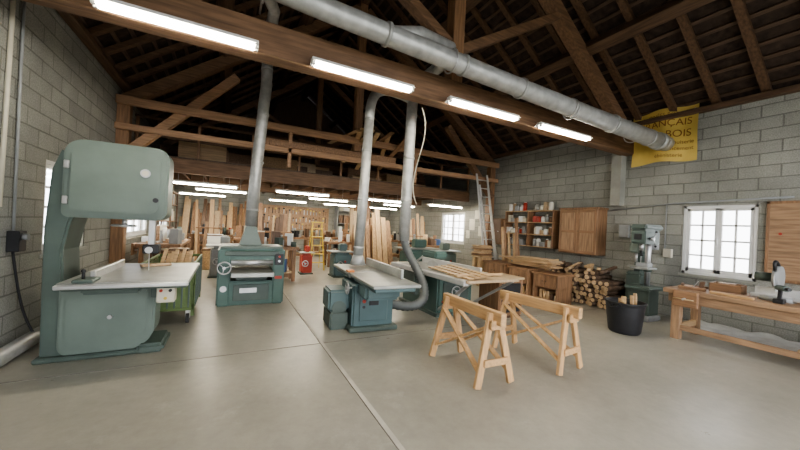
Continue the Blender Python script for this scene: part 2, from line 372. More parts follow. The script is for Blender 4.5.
# ------------------------------------------------------------------ band saw
b=B('band_saw'); y0,y1=4.38,4.74
b.prism(rrect(-1.46,-.6,1.43,2.22,[.06,.10,.12,.16]),y0,y1,'green',bev=.02)
b.prism(rrect(-1.40,-.66,1.49,2.16,[.05,.09,.10,.13]),y0-.025,y0,'green',bev=.01)
col=[(-1.57,.0),(-1.3,.0),(-1.34,.5),(-1.42,.75),(-1.44,1.1),(-1.40,1.35),(-1.36,1.5),(-1.36,2.05),(-1.48,2.12),(-1.55,1.9),(-1.585,1.3),(-1.58,.7)]
b.prism(col,y0+.04,y1+.12,'greend',bev=.02)
b.prism(rrect(-1.44,-.66,.04,.80,[.1,.24,.12,.1]),y0,y1,'green',bev=.02)
b.prism(rrect(-1.38,-.72,.1,.74,[.1,.2,.1,.1]),y0-.025,y0,'green',bev=.01)
b.box(-1.6,-.62,y0-.03,y1+.16,0,.05,'greend',.02); b.box(-.80,-.56,y0-.05,y1+.1,0,.1,'greend',.03)
b.cyl((-1.03,y0-.05,.42),(-1.03,y0,.42),.02,'steel')
for z in (1.6,1.95): b.box(-1.44,-1.4,y0-.045,y0-.02,z-.04,z+.04,'steel')
b.cyl((-.7,y0-.045,1.65),(-.7,y0-.02,1.65),.025,'black'); b.cyl((-.8,y0-.034,1.93),(-.8,y0-.024,1.93),.045,'steel'); b.cyl((-.8,y0-.038,1.93),(-.8,y0-.03,1.93),.03,'cream')
b.wheel((-1.0,4.56,1.36),.1,'steel','z'); b.cyl((-1.0,4.56,1.36),(-1.0,4.56,1.44),.02,'steel')
b.box(-.78,-.72,4.53,4.59,1.12,1.5,'steel',.004); b.box(-.82,-.67,4.49,4.63,1.06,1.16,'black',.01); b.cyl((-.76,4.47,1.1),(-.76,4.63,1.1),.035,'steel')
b.box(-.762,-.758,4.51,4.55,.8,1.12,'steel',0)
b.box(-1.27,-.31,3.8,5.2,.83,.87,'cast',.008); b.box(-1.25,-.33,3.83,5.17,.79,.83,'greend',.008)
b.box(-1.2,-.75,4.1,4.7,.70,.8,'greend',.02)
b.box(-1.27,-.31,3.74,3.78,.82,.86,'steel',.008)
b.box(-1.1,-1.06,3.97,4.95,.87,.95,'steel',.006); b.box(-1.16,-1.02,3.76,3.97,.87,.9,'greend')
b.cyl((-1.1,3.82,.9),(-1.1,3.82,.96),.012,'black'); b.sph((-1.1,3.82,.97),.018,'black')
b.box(-.62,-.46,4.14,4.29,.58,.76,'cream',.01); b.cyl((-.58,4.12,.71),(-.58,4.15,.71),.015,'red'); b.cyl((-.5,4.12,.71),(-.5,4.15,.71),.015,'black')
b.cyl((-.54,4.12,.63),(-.54,4.15,.63),.015,'yellow'); b.box(-.68,-.6,4.24,4.4,.62,.72,'greend')
b.cyl((-1.2,y1,.4),(-1.2,y1+.3,.4),.14,'greend')
b.done()
b=B('floor_dust_pipe'); b.tube([(-1.86,3.0,.08),(-1.84,4.2,.08),(-1.82,4.7,.09),(-1.78,5.1,.12)],.075,'galv',16); b.done()
b=B('push_stick'); b.box(-.9,-.6,4.85,4.95,.872,.9,'pine',rot=(0,0,.4)); b.done()
b=B('wall_socket_box'); b.box(-1.955,-1.86,4.72,4.86,1.05,1.26,'black'); b.tube([(-1.93,4.78,1.26),(-1.94,4.78,2.9),(-1.94,4.78,3.85)],.014,'grey',8); b.tube(bez((-1.93,4.79,1.05),(-1.9,4.85,.6),(-1.9,4.95,.3),(-1.75,4.9,.1)),.012,'black',8); b.cyl((-1.87,4.79,1.2),(-1.82,4.79,1.2),.035,'grey'); b.done()
b=B('wall_cable_conduit'); b.tube([(-1.94,4.55,1.5),(-1.94,4.6,3.9)],.02,'cream',8); b.done()
b=B('wheeled_offcut_cart'); x0,x1,ya,yb=-.98,-.36,5.3,6.55
b.box(x0,x1,ya,yb,.2,.24,'lime')
for x in (x0,x1-.04):
    for y in (ya,yb-.04): b.box(x,x+.04,y,y+.04,.12,.86,'lime')
for z in (.24,.54,.82):
    b.box(x0,x1,ya,ya+.03,z,z+.04,'lime');b.box(x0,x1,yb-.03,yb,z,z+.04,'lime');b.box(x0,x0+.03,ya,yb,z,z+.04,'lime');b.box(x1-.03,x1,ya,yb,z,z+.04,'lime')
b.box(x0+.01,x1-.01,ya+.01,ya+.02,.24,.8,'lime',0); b.box(x1-.02,x1-.01,ya,yb,.24,.8,'lime',0); b.box(x0+.01,x0+.02,ya,yb,.24,.8,'lime',0)
for i in range(7): x=x0+.06+i*.08; b.box(x,x+.02,ya-.005,ya+.01,.24,.82,'greend',0)
for i in range(11): y=ya+.08+i*.105; b.box(x1-.005,x1+.008,y,y+.02,.24,.82,'greend',0)
for x in (x0+.08,x1-.08):
    for y in (ya+.12,yb-.12): b.cyl((x-.02,y,.07),(x+.02,y,.07),.07,'rubber'); b.box(x-.03,x+.03,y-.02,y+.02,.07,.2,'steel')
for i in range(8): b.bar((x0+.1+.05*i,ya+.1,.3),(x0+.12+.05*i,yb-.1,.86+random.random()*.1),.05,.02,'pine')
b.done()
# ------------------------------------------------------------------ thickness planer
b=B('thickness_planer'); x0,x1,ya,yb=-.12,.95,6.2,7.0
b.box(x0+.02,x1-.02,ya+.03,yb,0,.42,'teal',.02)
for x in (x0,x1-.2): b.box(x,x+.2,ya,yb,0,.98,'teal',.025)
b.box(x0+.2,x1-.2,ya-.25,yb+.3,.52,.60,'cast',.01); b.box(x0+.28,x1-.28,ya+.1,yb-.1,.42,.52,'greend',.01)
b.box(x0+.05,x1-.05,ya+.02,yb-.02,.70,.98,'teal',.04); b.box(x0+.1,x1-.1,ya-.01,ya+.03,.86,.94,'greend',.01)
b.cyl((x0+.2,ya+.02,.74),(x1-.2,ya+.02,.74),.05,'steel'); b.box(x0+.03,x1-.03,ya+.05,yb-.05,.98,1.02,'green',.01)
b.prism([(.2,1.02),(.58,1.02),(.46,1.37),(.30,1.37)],6.5,6.76,'green',bev=.01)
b.wheel((x0+.1,ya-.06,.66),.1); b.cyl((x0+.1,ya-.06,.66),(x0+.1,ya,.66),.012,'steel')
b.box(x1-.17,x1-.03,ya-.03,ya,.7,.9,'black'); b.cyl((x1-.1,ya-.05,.85),(x1-.1,ya-.03,.85),.02,'red'); b.cyl((x1-.1,ya-.05,.77),(x1-.1,ya-.03,.77),.02,'steel')
b.box(x0+.25,x1-.25,ya+.015,ya+.035,.08,.36,'greend',.01); b.cyl((x0+.1,ya-.02,.3),(x0+.1,ya,.3),.05,'steel'); b.box(x0+.35,x1-.45,ya-.0,ya+.02,.22,.3,'steel',0)
b.box(x1-.16,x1-.04,ya-.012,ya,.45,.5,'red',0)
b.done()
# ------------------------------------------------------------------ surface planer in the middle
b=B('surface_planer')
b.box(1.6,2.22,4.28,4.95,.0,.66,'blue',.03); b.box(1.55,2.27,4.2,5.02,0,.07,'greend',.015)
b.box(1.7,2.12,4.262,4.285,.14,.55,'blue',.01); b.box(1.84,1.98,4.25,4.27,.36,.46,'black',.005)
b.cyl((1.76,4.25,.42),(1.76,4.28,.42),.025,'red'); b.cyl((1.76,4.25,.34),(1.76,4.28,.34),.02,'black')
b.box(1.66,2.16,3.9,4.28,.5,.72,'blue',.04); b.box(1.58,2.2,3.4,4.45,.76,.8,'cast',.008); b.box(1.62,2.16,3.46,4.4,.70,.76,'blue',.015)
b.box(1.58,2.2,4.6,5.5,.755,.795,'cast',.008); b.box(1.62,2.16,4.6,5.44,.69,.755,'blue',.015)
b.cyl((1.6,4.52,.76),(2.18,4.52,.76),.05,'steel'); b.box(2.1,2.14,3.8,5.3,.8,.93,'cast',.006); b.box(2.14,2.3,4.45,4.6,.72,.88,'blue',.01)
b.box(1.56,1.66,4.46,4.58,.8,.83,'orange'); b.wheel((1.53,4.35,.6),.08,'steel','x'); b.cyl((1.53,4.35,.6),(1.62,4.35,.6),.012,'steel')
b.box(1.3,1.6,4.45,4.9,.25,.55,'blue',.03); b.cyl((1.45,4.42,.3),(1.45,4.6,.3),.1,'greend'); b.box(1.32,1.58,4.4,4.9,.0,.25,'greend',.02)
b.done(rz=-.07)
# ------------------------------------------------------------------ panel saw
b=B('panel_saw')
b.box(3.2,3.95,4.55,5.8,0,.68,'teal',.03); b.box(3.15,4,4.5,5.85,0,.06,'greend')
b.box(3.3,3.85,4.53,4.56,.12,.58,'greend',.01); b.box(3.05,4.0,4.2,5.9,.72,.78,'cast',.008); b.box(3.15,3.95,4.3,5.85,.66,.72,'teal')
b.box(2.96,3.06,3.6,5.9,.70,.78,'alu',.01); b.box(2.97,3.08,4.95,5.6,.3,.7,'greend',.02)
b.box(3.0,4.0,3.55,4.2,.74,.78,'ply',.005); b.bar((3.95,3.62,.74),(3.8,4.6,.1),.04,.04,'steel'); b.bar((3.1,3.62,.74),(3.25,4.6,.1),.04,.04,'steel')
b.box(3.7,3.75,4.1,5.9,.78,.88,'alu',.006); b.box(3.32,3.6,4.85,5.35,.95,1.08,'teal',.03); b.bar((3.45,5.35,1.0),(3.45,5.8,.76),.03,.03,'steel')
b.prism([(4.9,.78),(5.3,.78),(5.25,.86),(5.1,.9),(4.95,.86)],3.44,3.445,'steel','x',bev=0)
b.wheel((3.2+.35,4.5,.42),.09); b.cyl((3.3,4.51,.25),(3.3,4.54,.25),.02,'red')
for i in range(4): b.bar((3.1+.12*i,3.6,.8+.012*i),(3.25+.14*i,4.9,.8+.012*i),.1,.018,'pine')
b.box(3.0,3.9,3.8,3.88,.79,.83,'pine'); b.done()
b=B('side_cabinet'); b.box(4.15,4.7,4.1,4.6,.04,.66,'oak',.006); b.box(4.12,4.73,4.07,4.63,.66,.70,'ply'); b.box(4.2,4.65,4.08,4.1,.1,.6,'black',.004)
b.box(4.17,4.2,4.08,4.095,.04,.66,'oak');b.box(4.64,4.7,4.08,4.095,.04,.66,'oak'); b.box(4.15,4.7,4.1,4.6,0,.04,'dark'); b.done()
# ------------------------------------------------------------------ sawhorses
def sawhorse(xc,yc,rz,L_=1.0,H_=.72):
    b=B('sawhorse'); h=L_/2; yl=h-.13
    b.box(xc-.035,xc+.035,yc-h,yc+h,H_-.12,H_,'horse',.006)
    for sy in (-1,1):
        y=yc+sy*yl
        for sx in (-1,1): b.bar((xc+sx*.045,y,H_-.02),(xc+sx*.21,y+sy*.04,0.005),.038,.075,'horsez',up=(1,0,0))
        b.box(xc-.15,xc+.15,y-.03+sy*.035,y-.005+sy*.035,.2,.27,'horse'); b.box(xc-.09,xc+.09,y-.03+sy*.04,y+sy*.04,H_-.17,H_-.08,'horse')
    for sx in (-1,1):
        x1=xc+sx*.19; x0=xc+sx*.075
        b.bar((x0,yc-yl-.02,H_-.14),(x1-sx*.03,yc+yl+.02,.14),.022,.06,'horsez',up=(1,0,0))
        b.bar((x0+sx*.012,yc+yl+.02,H_-.14),(x1-sx*.02,yc-yl-.02,.14),.022,.06,'horsez',up=(1,0,0))
    return b.done(rz=rz,ground=True)
sawhorse(2.37,2.74,-.04); sawhorse(3.34,2.68,.1,1.05)
b=B('black_rubber_bucket'); prof=[(.0,.02),(.2,.0),(.22,.03),(.265,.42),(.27,.46),(.285,.47),(.285,.49),(.26,.49),(.25,.42),(.205,.05),(0,.04)]
t=bmesh.new(); seg=32; rings=[]
for r_,z_ in prof: rings.append([t.verts.new((r_*math.cos(2*math.pi*j/seg),r_*math.sin(2*math.pi*j/seg),z_)) for j in range(seg)] if r_>0 else [t.verts.new((0,0,z_))]*seg)
for i in range(len(prof)-1):
    for j in range(seg):
        q=[rings[i][j],rings[i][(j+1)%seg],rings[i+1][(j+1)%seg],rings[i+1][j]]; q=list(dict.fromkeys(q))
        if len(q)>2:
            f=t.faces.new(q); f.smooth=True
b.put(t,'black',Matrix.Translation((5.66,2.88,0)))
for sx in (-1,1): b.tube([(5.66+sx*.27,2.83,.44),(5.66+sx*.33,2.83,.43),(5.66+sx*.33,2.93,.43),(5.66+sx*.27,2.93,.44)],.014,'black',8)
for i in range(7):
    a=i*.9; b.bar((5.66+.15*math.cos(a),2.88+.15*math.sin(a),.1),(5.66-.12*math.cos(a*1.7),2.88+.1*math.sin(a),.5+.02*i),.05,.02,'pine')
b.done()
# ------------------------------------------------------------------ drill press
b=B('pillar_drill'); X,Y=6.95,3.22
b.box(X-.25,X+.2,Y-.2,Y+.2,0,.1,'grey',.02); b.box(X-.2,X+.15,Y-.17,Y+.17,.1,.55,'greend',.01); b.box(X-.28,X+.25,Y-.22,Y+.22,.55,.62,'greend',.02)
b.cyl((X+.08,Y,.6),(X+.08,Y,1.75),.045,'steel'); b.box(X-.24,X+.1,Y-.15,Y+.15,.93,.97,'cast',.01); b.cyl((X+.08,Y,.88),(X+.08,Y,1.0),.07,'greend')
b.prism(rrect(X-.3,X+.2,1.4,1.66,.05),Y-.12,Y+.12,'greend',bev=.015); b.box(X-.32,X+.3,Y-.14,Y+.14,1.66,1.76,'greend',.03)
b.cyl((X+.22,Y,1.3),(X+.22,Y,1.62),.1,'grey'); b.cyl((X-.17,Y,1.28),(X-.17,Y,1.42),.035,'steel'); b.cyl((X-.17,Y,1.18),(X-.17,Y,1.28),.028,'black',.018); b.cyl((X-.17,Y,1.05),(X-.17,Y,1.18),.006,'steel')
b.cyl((X-.12,Y-.18,1.5),(X-.12,Y-.1,1.5),.03,'steel')
for q in (0,2.1,4.2): b.cyl((X-.12,Y-.17,1.5),(X-.12+.15*math.cos(q+1),Y-.17,1.5+.15*math.sin(q+1)),.007,'steel',seg=8); b.sph((X-.12+.15*math.cos(q+1),Y-.17,1.5+.15*math.sin(q+1)),.02,'black')
b.box(X-.31,X-.3,Y-.06,Y+.06,1.48,1.58,'black',0); b.box(X-.14,X+.04,Y-.1,Y+.1,.97,1.05,'grey',.01); b.done()
b=B('bench_mortiser'); X,Y=7.5,3.62
b.box(X-.16,X+.2,Y-.13,Y+.13,0,.75,'greend',.01); b.box(X-.16,X+.2,Y-.13,Y+.13,.75,.82,'greend',.02); b.box(X,X+.14,Y-.07,Y+.07,.8,1.5,'greend',.02)
b.box(X-.16,X+.1,Y-.1,Y+.1,1.2,1.42,'green',.03); b.cyl((X-.06,Y,1.42),(X-.06,Y,1.62),.08,'grey'); b.cyl((X-.06,Y,1.02),(X-.06,Y,1.2),.025,'steel'); b.bar((X,Y-.1,1.4),(X-.15,Y-.12,1.62),.02,.02,'steel'); b.box(X-.16,X+.0,Y-.12,Y+.12,.9,.94,'cast'); b.done()
# ------------------------------------------------------------------ right workbench
b=B('workbench'); x0,x1,ya,yb,zt=6.05,6.9,-.4,2.55,.76
b.box(x0,x1,ya,yb,zt-.07,zt,'benchw',.01); b.box(x0+.06,x0+.1,ya+.05,yb-.05,zt-.2,zt-.07,'benchw')
for y in (yb-.15,.9,ya+.15):
    b.box(x0+.05,x0+.16,y-.055,y+.055,0,zt-.07,'benchz');b.box(x1-.16,x1-.05,y-.05,y+.05,0,zt-.07,'benchz'); b.box(x0+.1,x1-.1,y-.03,y+.03,.14,.22,'pine')
b.box(x0+.08,x0+.12,ya+.2,yb-.2,.14,.22,'benchw'); b.box(x0+.1,x1-.1,ya+.2,1.2,.22,.245,'ply')
b.box(x0-.06,x0,2.1,2.4,.52,.76,'oaky',.01); b.cyl((x0-.12,2.25,.64),(x0,2.25,.64),.015,'steel'); b.cyl((x0-.11,2.13,.64),(x0-.11,2.37,.64),.009,'pine'); b.done()
zt=.761
b=B('hand_plane'); b.prism([(2.1,zt),(2.42,zt),(2.42,zt+.05),(2.1,zt+.05)],6.2,6.27,'oaky','x'); b.prism([(2.13,zt+.05),(2.19,zt+.05),(2.17,zt+.14),(2.11,zt+.15)],6.22,6.25,'dark','x'); b.sph((6.235,2.37,zt+.07),.025,'dark'); b.bar((6.235,2.25,zt+.04),(6.235,2.19,zt+.14),.05,.008,'steel'); b.done(rz=.2)
b=B('wooden_box'); b.box(6.45,6.75,1.8,2.15,zt,zt+.02,'oaky'); b.box(6.45,6.47,1.8,2.15,zt,zt+.13,'oaky');b.box(6.73,6.75,1.8,2.15,zt,zt+.13,'oaky');b.box(6.45,6.75,1.8,1.82,zt,zt+.13,'oaky');b.box(6.45,6.75,2.13,2.15,zt,zt+.13,'oaky'); b.box(6.5,6.7,1.85,2.1,zt+.02,zt+.14,'benchw',.03); b.done(rz=.1)
b=B('timber_offcuts')
for i,(x,y,l,q) in enumerate([(6.25,1.85,.4,.1),(6.15,1.8,.45,-.1),(6.6,2.35,.3,.5),(6.5,2.4,.25,1.4)]): b.box(x-.03,x+.03,y-l/2,y+l/2,zt,zt+.035,'horse' if i%2 else 'oaky',rot=(0,0,q))
b.done()
b=B('mitre_saw'); X,Y=6.52,1.46
b.cyl((X,Y,zt),(X,Y,zt+.06),.17,'grey'); b.box(X-.08,X+.02,Y-.24,Y+.24,zt+.02,zt+.07,'alu',.01); b.box(X+.02,X+.05,Y-.22,Y+.22,zt+.06,zt+.16,'alu')
b.cyl((X-.03,Y-.005,zt+.27),(X-.03,Y+.005,zt+.27),.15,'steel',seg=32); b.cyl((X-.0,Y-.03,zt+.31),(X-.0,Y+.03,zt+.31),.15,'grey',seg=24); b.cyl((X+.04,Y+.03,zt+.3),(X+.04,Y+.22,zt+.3),.06,'greend'); b.tube(bez((X-.12,Y,zt+.4),(X-.22,Y,zt+.5),(X-.15,Y,zt+.58),(X+.0,Y,zt+.47)),.018,'black',10); b.bar((X+.05,Y,zt+.3),(X+.14,Y,zt+.06),.05,.06,'grey'); b.done()
b=B('cordless_drill'); b.cyl((6.14,1.3,zt+.2),(6.26,1.4,zt+.2),.035,'greend'); b.cyl((6.10,1.267,zt+.2),(6.14,1.3,zt+.2),.02,'black'); b.bar((6.23,1.37,zt+.19),(6.24,1.38,zt+.05),.035,.04,'black'); b.box(6.19,6.30,1.33,1.43,zt,zt+.06,'black',.01); b.done()
b=B('plastic_dust_sheet'); t=bmesh.new(); bmesh.ops.create_grid(t,x_segments=50,y_segments=14,size=.5)
for v in t.verts:
    x,y=v.co.x,v.co.y; v.co=Vector((7.3+y*.75+.04*math.sin(x*31),1.0+x*3.4,.02+.05*abs(math.sin(x*23+y*5))*(.5+y)+.02*math.sin(y*19+x*7)**2))
b.put(t,'sheet',None,True).done(ground=True)
# ------------------------------------------------------------------ low cabinets + wood pile
for i,(ya,yb,h,x0) in enumerate([(4.35,4.95,.62,6.0),(5.05,5.6,.66,5.95),(5.7,6.4,.7,5.9)]):
    b=B('low_wooden_cabinet'); x1=x0+.5; t_=.03
    b.box(x0,x1,ya,ya+t_,.0,h,'oak');b.box(x0,x1,yb-t_,yb,.0,h,'oak');b.box(x0-.03,x1+.03,ya-.03,yb+.03,h,h+.04,'oaky');b.box(x0+.02,x1,ya,yb,.08,.11,'oak');b.box(x0+.02,x1,ya,yb,.34,.36,'oak');b.box(x1-.02,x1,ya,yb,.08,h,'dark')
    b.box(x0,x0+.025,ya,yb,0,.08,'oak'); b.box(x0,x0+.025,ya,(ya+yb)/2-.005,.36,h,'oak',.008); b.box(x0,x0+.025,(ya+yb)/2+.005,yb,.36,h,'oak',.008)
    b.box(x0-.006,x0,ya+.05,(ya+yb)/2-.05,.4,h-.05,'oak',.006);b.box(x0-.006,x0,(ya+yb)/2+.05,yb-.05,.4,h-.05,'oak',.006)
    for s_ in (-.04,.04): b.sph((x0-.015,(ya+yb)/2+s_,(h+.36)/2),.014,'dark')
    for j in range(5): b.box(x0+.08,x1-.05,ya+.06+j*.09,ya+.12+j*.09,.11,.2+random.random()*.1,random.choice(['pine','dark','cream']))
    b.done()
b=B('firewood_pile')
for c in range(16):
    for r_ in range(8):
        y=3.88+c*.105+(r_%2)*.05+random.uniform(-.015,.015); z=.055+r_*.092
        if r_>5 and (c%5==0 or c<3): continue
        rr=.043+random.random()*.014; x0=6.88+random.random()*.16
        b.cyl((x0,y,z),(7.6,y,z),rr,'bark',seg=random.choice([3,5,6,8])); b.cyl((x0-.004,y,z),(x0+.002,y,z),rr*.95,'cut',seg=7)
for i in range(14):
    b.bar((6.75+random.random()*.3,3.95+i*.12,.74+random.random()*.08),(7.25+random.random()*.2,4.0+i*.12+random.uniform(-.1,.2),.78+random.random()*.08),.07,.05,random.choice(['cut','bark','pinez']))
b.done(ground=True)
b=B('stacked_planks')
for i in range(12): b.box(6.0+random.random()*.1,6.5,6.7+random.random()*.1,7.05+random.random()*.1,.76+i*.028,.785+i*.028,random.choice(['piney','ply','oaky']),rot=(0,0,random.uniform(-.08,.08)))
for y in (6.75,6.95): b.box(6.05,6.5,y,y+.08,.0,.76,'pinez')
b.done()
b=B('plank_offcuts')
for i in range(9): b.box(5.98+random.random()*.1,6.4,4.5+random.random()*.2,5.5+random.random()*.5,.745+i*.022,.765+i*.022,random.choice(['piney','ply','piney']),rot=(0,0,random.uniform(-.1,.1)))
b.done()
b=B('wall_cupboard'); x0,x1,ya,yb,za,zb=7.38,7.735,4.4,5.35,1.06,2.12
b.box(x0,x1,ya,yb,za,zb,'oak',.006); b.box(x0-.03,x1,ya-.03,yb+.03,zb,zb+.04,'oak',.008)
for a,c in ((ya+.01,(ya+yb)/2-.004),((ya+yb)/2+.004,yb-.01)):
    b.box(x0-.022,x0,a,c,za+.01,zb-.01,'benchz',.004)
    for e,g in ((a,a+.06),(c-.06,c)): b.box(x0-.034,x0-.02,e,g,za+.01,zb-.01,'oak',.003)
    for e,g in ((za+.01,za+.08),((za+zb)/2-.03,(za+zb)/2+.03),(zb-.08,zb-.01)): b.box(x0-.033,x0-.02,a,c,e,g,'oaky',.003)
b.sph((x0-.045,(ya+yb)/2-.04,1.6),.014,'dark'); b.done()
b=B('wall_shelving_with_tins')
for z in (1.12,1.45,1.78,2.1): b.box(7.44,7.735,5.6,7.25,z,z+.025,'piney')
for y in (5.6,6.4,7.22): b.box(7.44,7.735,y,y+.03,1.12,2.12,'oak')
for z in (1.145,1.475,1.805,2.125):
    y=5.68
    while y<7.1:
        h=random.uniform(.1,.24); w=random.uniform(.04,.075)
        if abs(y+w-6.42)>.12:
            k=random.choice(['white','cream','steel','paper','grey','white','grey','dark','oaky','red','cream','paper','ply'])
            if random.random()<.6: b.cyl((7.55,y+w,z),(7.55,y+w,z+h),w,k,seg=12); b.cyl((7.55,y+w,z+h),(7.55,y+w,z+h+.02),w*.6,'white',seg=10)
            else: b.box(7.48,7.62,y,y+2*w,z,z+h,k)
        y+=2*w+.02
b.done()
b=B('wooden_notice_board'); b.box(7.7,7.738,.6,1.88,.92,2.2,'benchw',.004)
for e in ((.6,.64),(1.84,1.88)): b.box(7.69,7.7,*e,.92,2.2,'oak')
b.box(7.69,7.7,.6,1.88,.92,.96,'oak');b.box(7.69,7.7,.6,1.88,2.16,2.2,'oak')
b.box(7.685,7.7,1.2,1.42,1.5,1.8,'paper',0); b.cyl((7.68,1.72,1.68),(7.7,1.72,1.68),.02,'red'); b.done()
b=B('wall_conduit'); b.tube([(7.71,4.35,2.1),(7.71,3.1,2.22),(7.71,1.6,2.26)],.015,'grey',8); b.tube([(7.71,3.25,2.2),(7.71,3.25,1.3)],.012,'grey',8); b.box(7.66,7.735,3.12,3.26,1.15,1.32,'cream'); b.box(7.66,7.735,3.9,4.1,1.5,1.78,'grey'); b.done()
b=B('pillar_right'); b.box(7.54,7.74,4.05,4.25,2.2,3.9,'cem',0); b.done()
b=B('banner'); t=bmesh.new(); bmesh.ops.create_grid(t,x_segments=30,y_segments=20,size=.5)
yc,zc=3.34,3.57
def bx(y,z): return 7.65+.025*math.sin(y*9)+.015*math.sin(z*7+y*4)
for v in t.verts:
    y=yc-v.co.x*1.1; z=zc+v.co.y*1.06; z+=.025*math.sin(y*6); v.co=Vector((bx(y,z),y,z))
b.put(t,'banner',None,True)
def txt(s_,y,z,size):
    c=D.curves.new('t','FONT'); c.body=s_; c.size=size; c.align_x='CENTER'; o=D.objects.new('t',c); C.collection.objects.link(o)
    dg=C.evaluated_depsgraph_get(); me=D.meshes.new_from_object(o.evaluated_get(dg)); tt=bmesh.new(); tt.from_mesh(me)
    bmesh.ops.triangulate(tt,faces=tt.faces)
    for v in tt.verts:
        yy=y-v.co.x; zz=z+v.co.y; zz+=.025*math.sin(yy*6); v.co=Vector((bx(yy,zz)-.008,yy,zz))
    b.put(tt,'ink'); D.objects.remove(o); D.curves.remove(c)
txt('JOURNÉES PORTES',yc,3.94,.10); txt('FRANÇAIS',yc-.02,3.75,.19); txt('BOIS',yc-.25,3.52,.2); txt('menuiserie',yc-.28,3.38,.1); txt('agencement',yc-.25,3.26,.1); txt('ébénisterie',yc-.1,3.13,.1)
for y in (2.85,3.85): b.tube([(7.65,y,4.0),(7.72,y,4.04)],.004,'paper',6)
b.done()
b=B('aluminium_ladder')
for x in (6.72,7.14):
    b.bar((x,7.15,0.02),(x,7.8,3.25),.03,.07,'alu',up=(1,0,0))
for x in (6.76,7.10): b.bar((x,7.09,.3),(x,7.68,2.9),.025,.06,'alu',up=(1,0,0))
for i in range(12): z=.2+i*.26; y=7.15+.65*(z/3.25); b.cyl((6.72,y,z),(7.14,y,z),.016,'alu',seg=8)
b.done(ground=True)
b=B('leaning_planks')
for i in range(7):
    y=5.8+i*.09; h=random.uniform(1.2,1.9); b.bar((6.55+random.random()*.1,y,0.01),(6.95,y+random.uniform(-.1,.1)+.5,h),.03,random.uniform(.06,.1),random.choice(['pinez','oak','pinez']),up=(0,1,0))
b.done(ground=True)
# ------------------------------------------------------------------ far clutter
def bench(name,x0,x1,y0,y1,h,k='oaky'):
    b=B(name); b.box(x0,x1,y0,y1,h-.08,h,k)
    for x in (x0+.06,x1-.14):
        for y in (y0+.06,y1-.14): b.box(x,x+.08,y,y+.08,0,h-.08,'oak')
    b.box(x0+.1,x1-.1,y0+.08,y1-.08,.2,.23,'ply'); b.box(x0+.1,x1-.1,y0+.07,y0+.1,.1,.2,'oak')
    b.cyl((x0-.05,y0+.3,h-.15),(x0,y0+.3,h-.15),.02,'steel'); b.box(x0-.09,x0-.05,y0+.15,y0+.5,h-.25,h,'oak'); return b.done()
def clutter(name,x0,x1,y0,y1,z,n_,hm=.3):
    b=B(name)
    for i in range(n_):
        x=random.uniform(x0+.1,x1-.1);y=random.uniform(y0+.1,y1-.1);h=random.uniform(.04,hm);w=random.uniform(.03,.1)
        k=random.choice(['pine','oaky','white','steel','cream','black','grey','ply','dark','grey','dark','greend','benchw','red' if i%6==0 else 'black','bluep' if i%5==0 else 'oak'])
        if random.random()<.35: b.cyl((x,y,z),(x,y,z+h),w*.8,k,seg=12)
        elif random.random()<.5: b.box(x-w,x+w,y-w,y+w,z,z+h,k,rot=(0,0,random.random()*3))
        else: b.box(x-w*2,x+w*2,y-.04,y+.04,z,z+.03,random.choice(['pine','oaky','steel']),rot=(0,0,random.random()*3))
    b.done()
for (x0,x1,y0,y1) in [(-1.7,-.9,8.6,10.8),(0.2,2.0,11.8,12.5),(3.0,4.8,10.8,11.5),(5.6,7.3,9.9,10.7),(-1.2,.4,14.0,14.7),(3.2,5.2,14.2,14.9),(5.6,7.4,13.2,13.9),(.4,1.6,8.3,8.9),(-.6,.8,13,13.6),(1.6,3.0,13.4,14)]:
    bench('joiner_workbench',x0,x1,y0,y1,.86); clutter('bench_tools',x0,x1,y0,y1,.861,26,.4); clutter('under_bench_boxes',x0+.1,x1-.1,y0+.05,y1-.05,.232,10,.4)
b=B('lumber_rack')
for i in range(30):
    x=-1.72+i*.08; h=random.uniform(1.4,2.35); b.bar((x,15.3-random.random()*.3,0.01),(x+random.uniform(-.1,.1),15.85,h),random.uniform(.06,.14),.03,random.choice(['pinez','oak','dark','ply','dark','oak','benchz']),up=(0,1,0))
b.done(ground=True)
for (X,Y,n_,w_) in ((.9,10.9,8,.9),(4.1,12.0,9,1.0),(6.6,11.6,8,.8),(-.9,12.9,7,.7)):
    b=B('timber_trestle_rack')
    for sx in (0,w_):
        b.bar((X+sx,Y,0.01),(X+sx,Y+.2,1.75),.06,.06,'oak',up=(1,0,0)); b.bar((X+sx,Y+.5,0.01),(X+sx,Y+.2,1.75),.06,.06,'oak',up=(1,0,0))
    for z in (.5,1.1): b.box(X-.05,X+w_+.05,Y+.02,Y+.36,z,z+.05,'oaky')
    for i in range(n_): b.bar((X+i*w_/n_,Y-.08,0.01),(X+i*w_/n_+random.uniform(-.12,.12),Y+.14,random.uniform(1.3,2.15)),.03,random.uniform(.06,.14),random.choice(['pinez','oak','dark','ply','benchz']),up=(1,0,0))
    b.done(ground=True)
b=B('tool_board'); b.box(1.2,4.4,15.9,15.97,1.1,2.2,'benchw')
for i in range(60):
    x=1.3+(i%20)*.155+random.uniform(-.03,.03); z=(1.85,1.5,1.15)[i//20]; h=random.uniform(.1,.26); b.box(x,x+.03,15.86,15.9,z-.02,z+h,random.choice(['steel','black','grey','oak'])); b.box(x-.02,x+.05,15.85,15.9,z+h-.02,z+h+.05,random.choice(['oak','yellow','black','dark']))
b.done()
b=B('shelving_unit_with_boxes')
for x in (4.7,6.6): b.box(x,x+.04,15.4,15.95,0,2.3,'grey')
for z in (.3,.9,1.5,2.1):
    b.box(4.7,6.64,15.4,15.95,z,z+.03,'grey'); x=4.8
    while x<6.4:
        w=random.uniform(.15,.35); b.box(x,x+w,15.45,15.9,z+.03,z+random.uniform(.2,.45),random.choice(['cream','red','dark','white','osb','oak','grey'])); x+=w+.04
b.done()
b=B('shelving_unit_with_boxes')
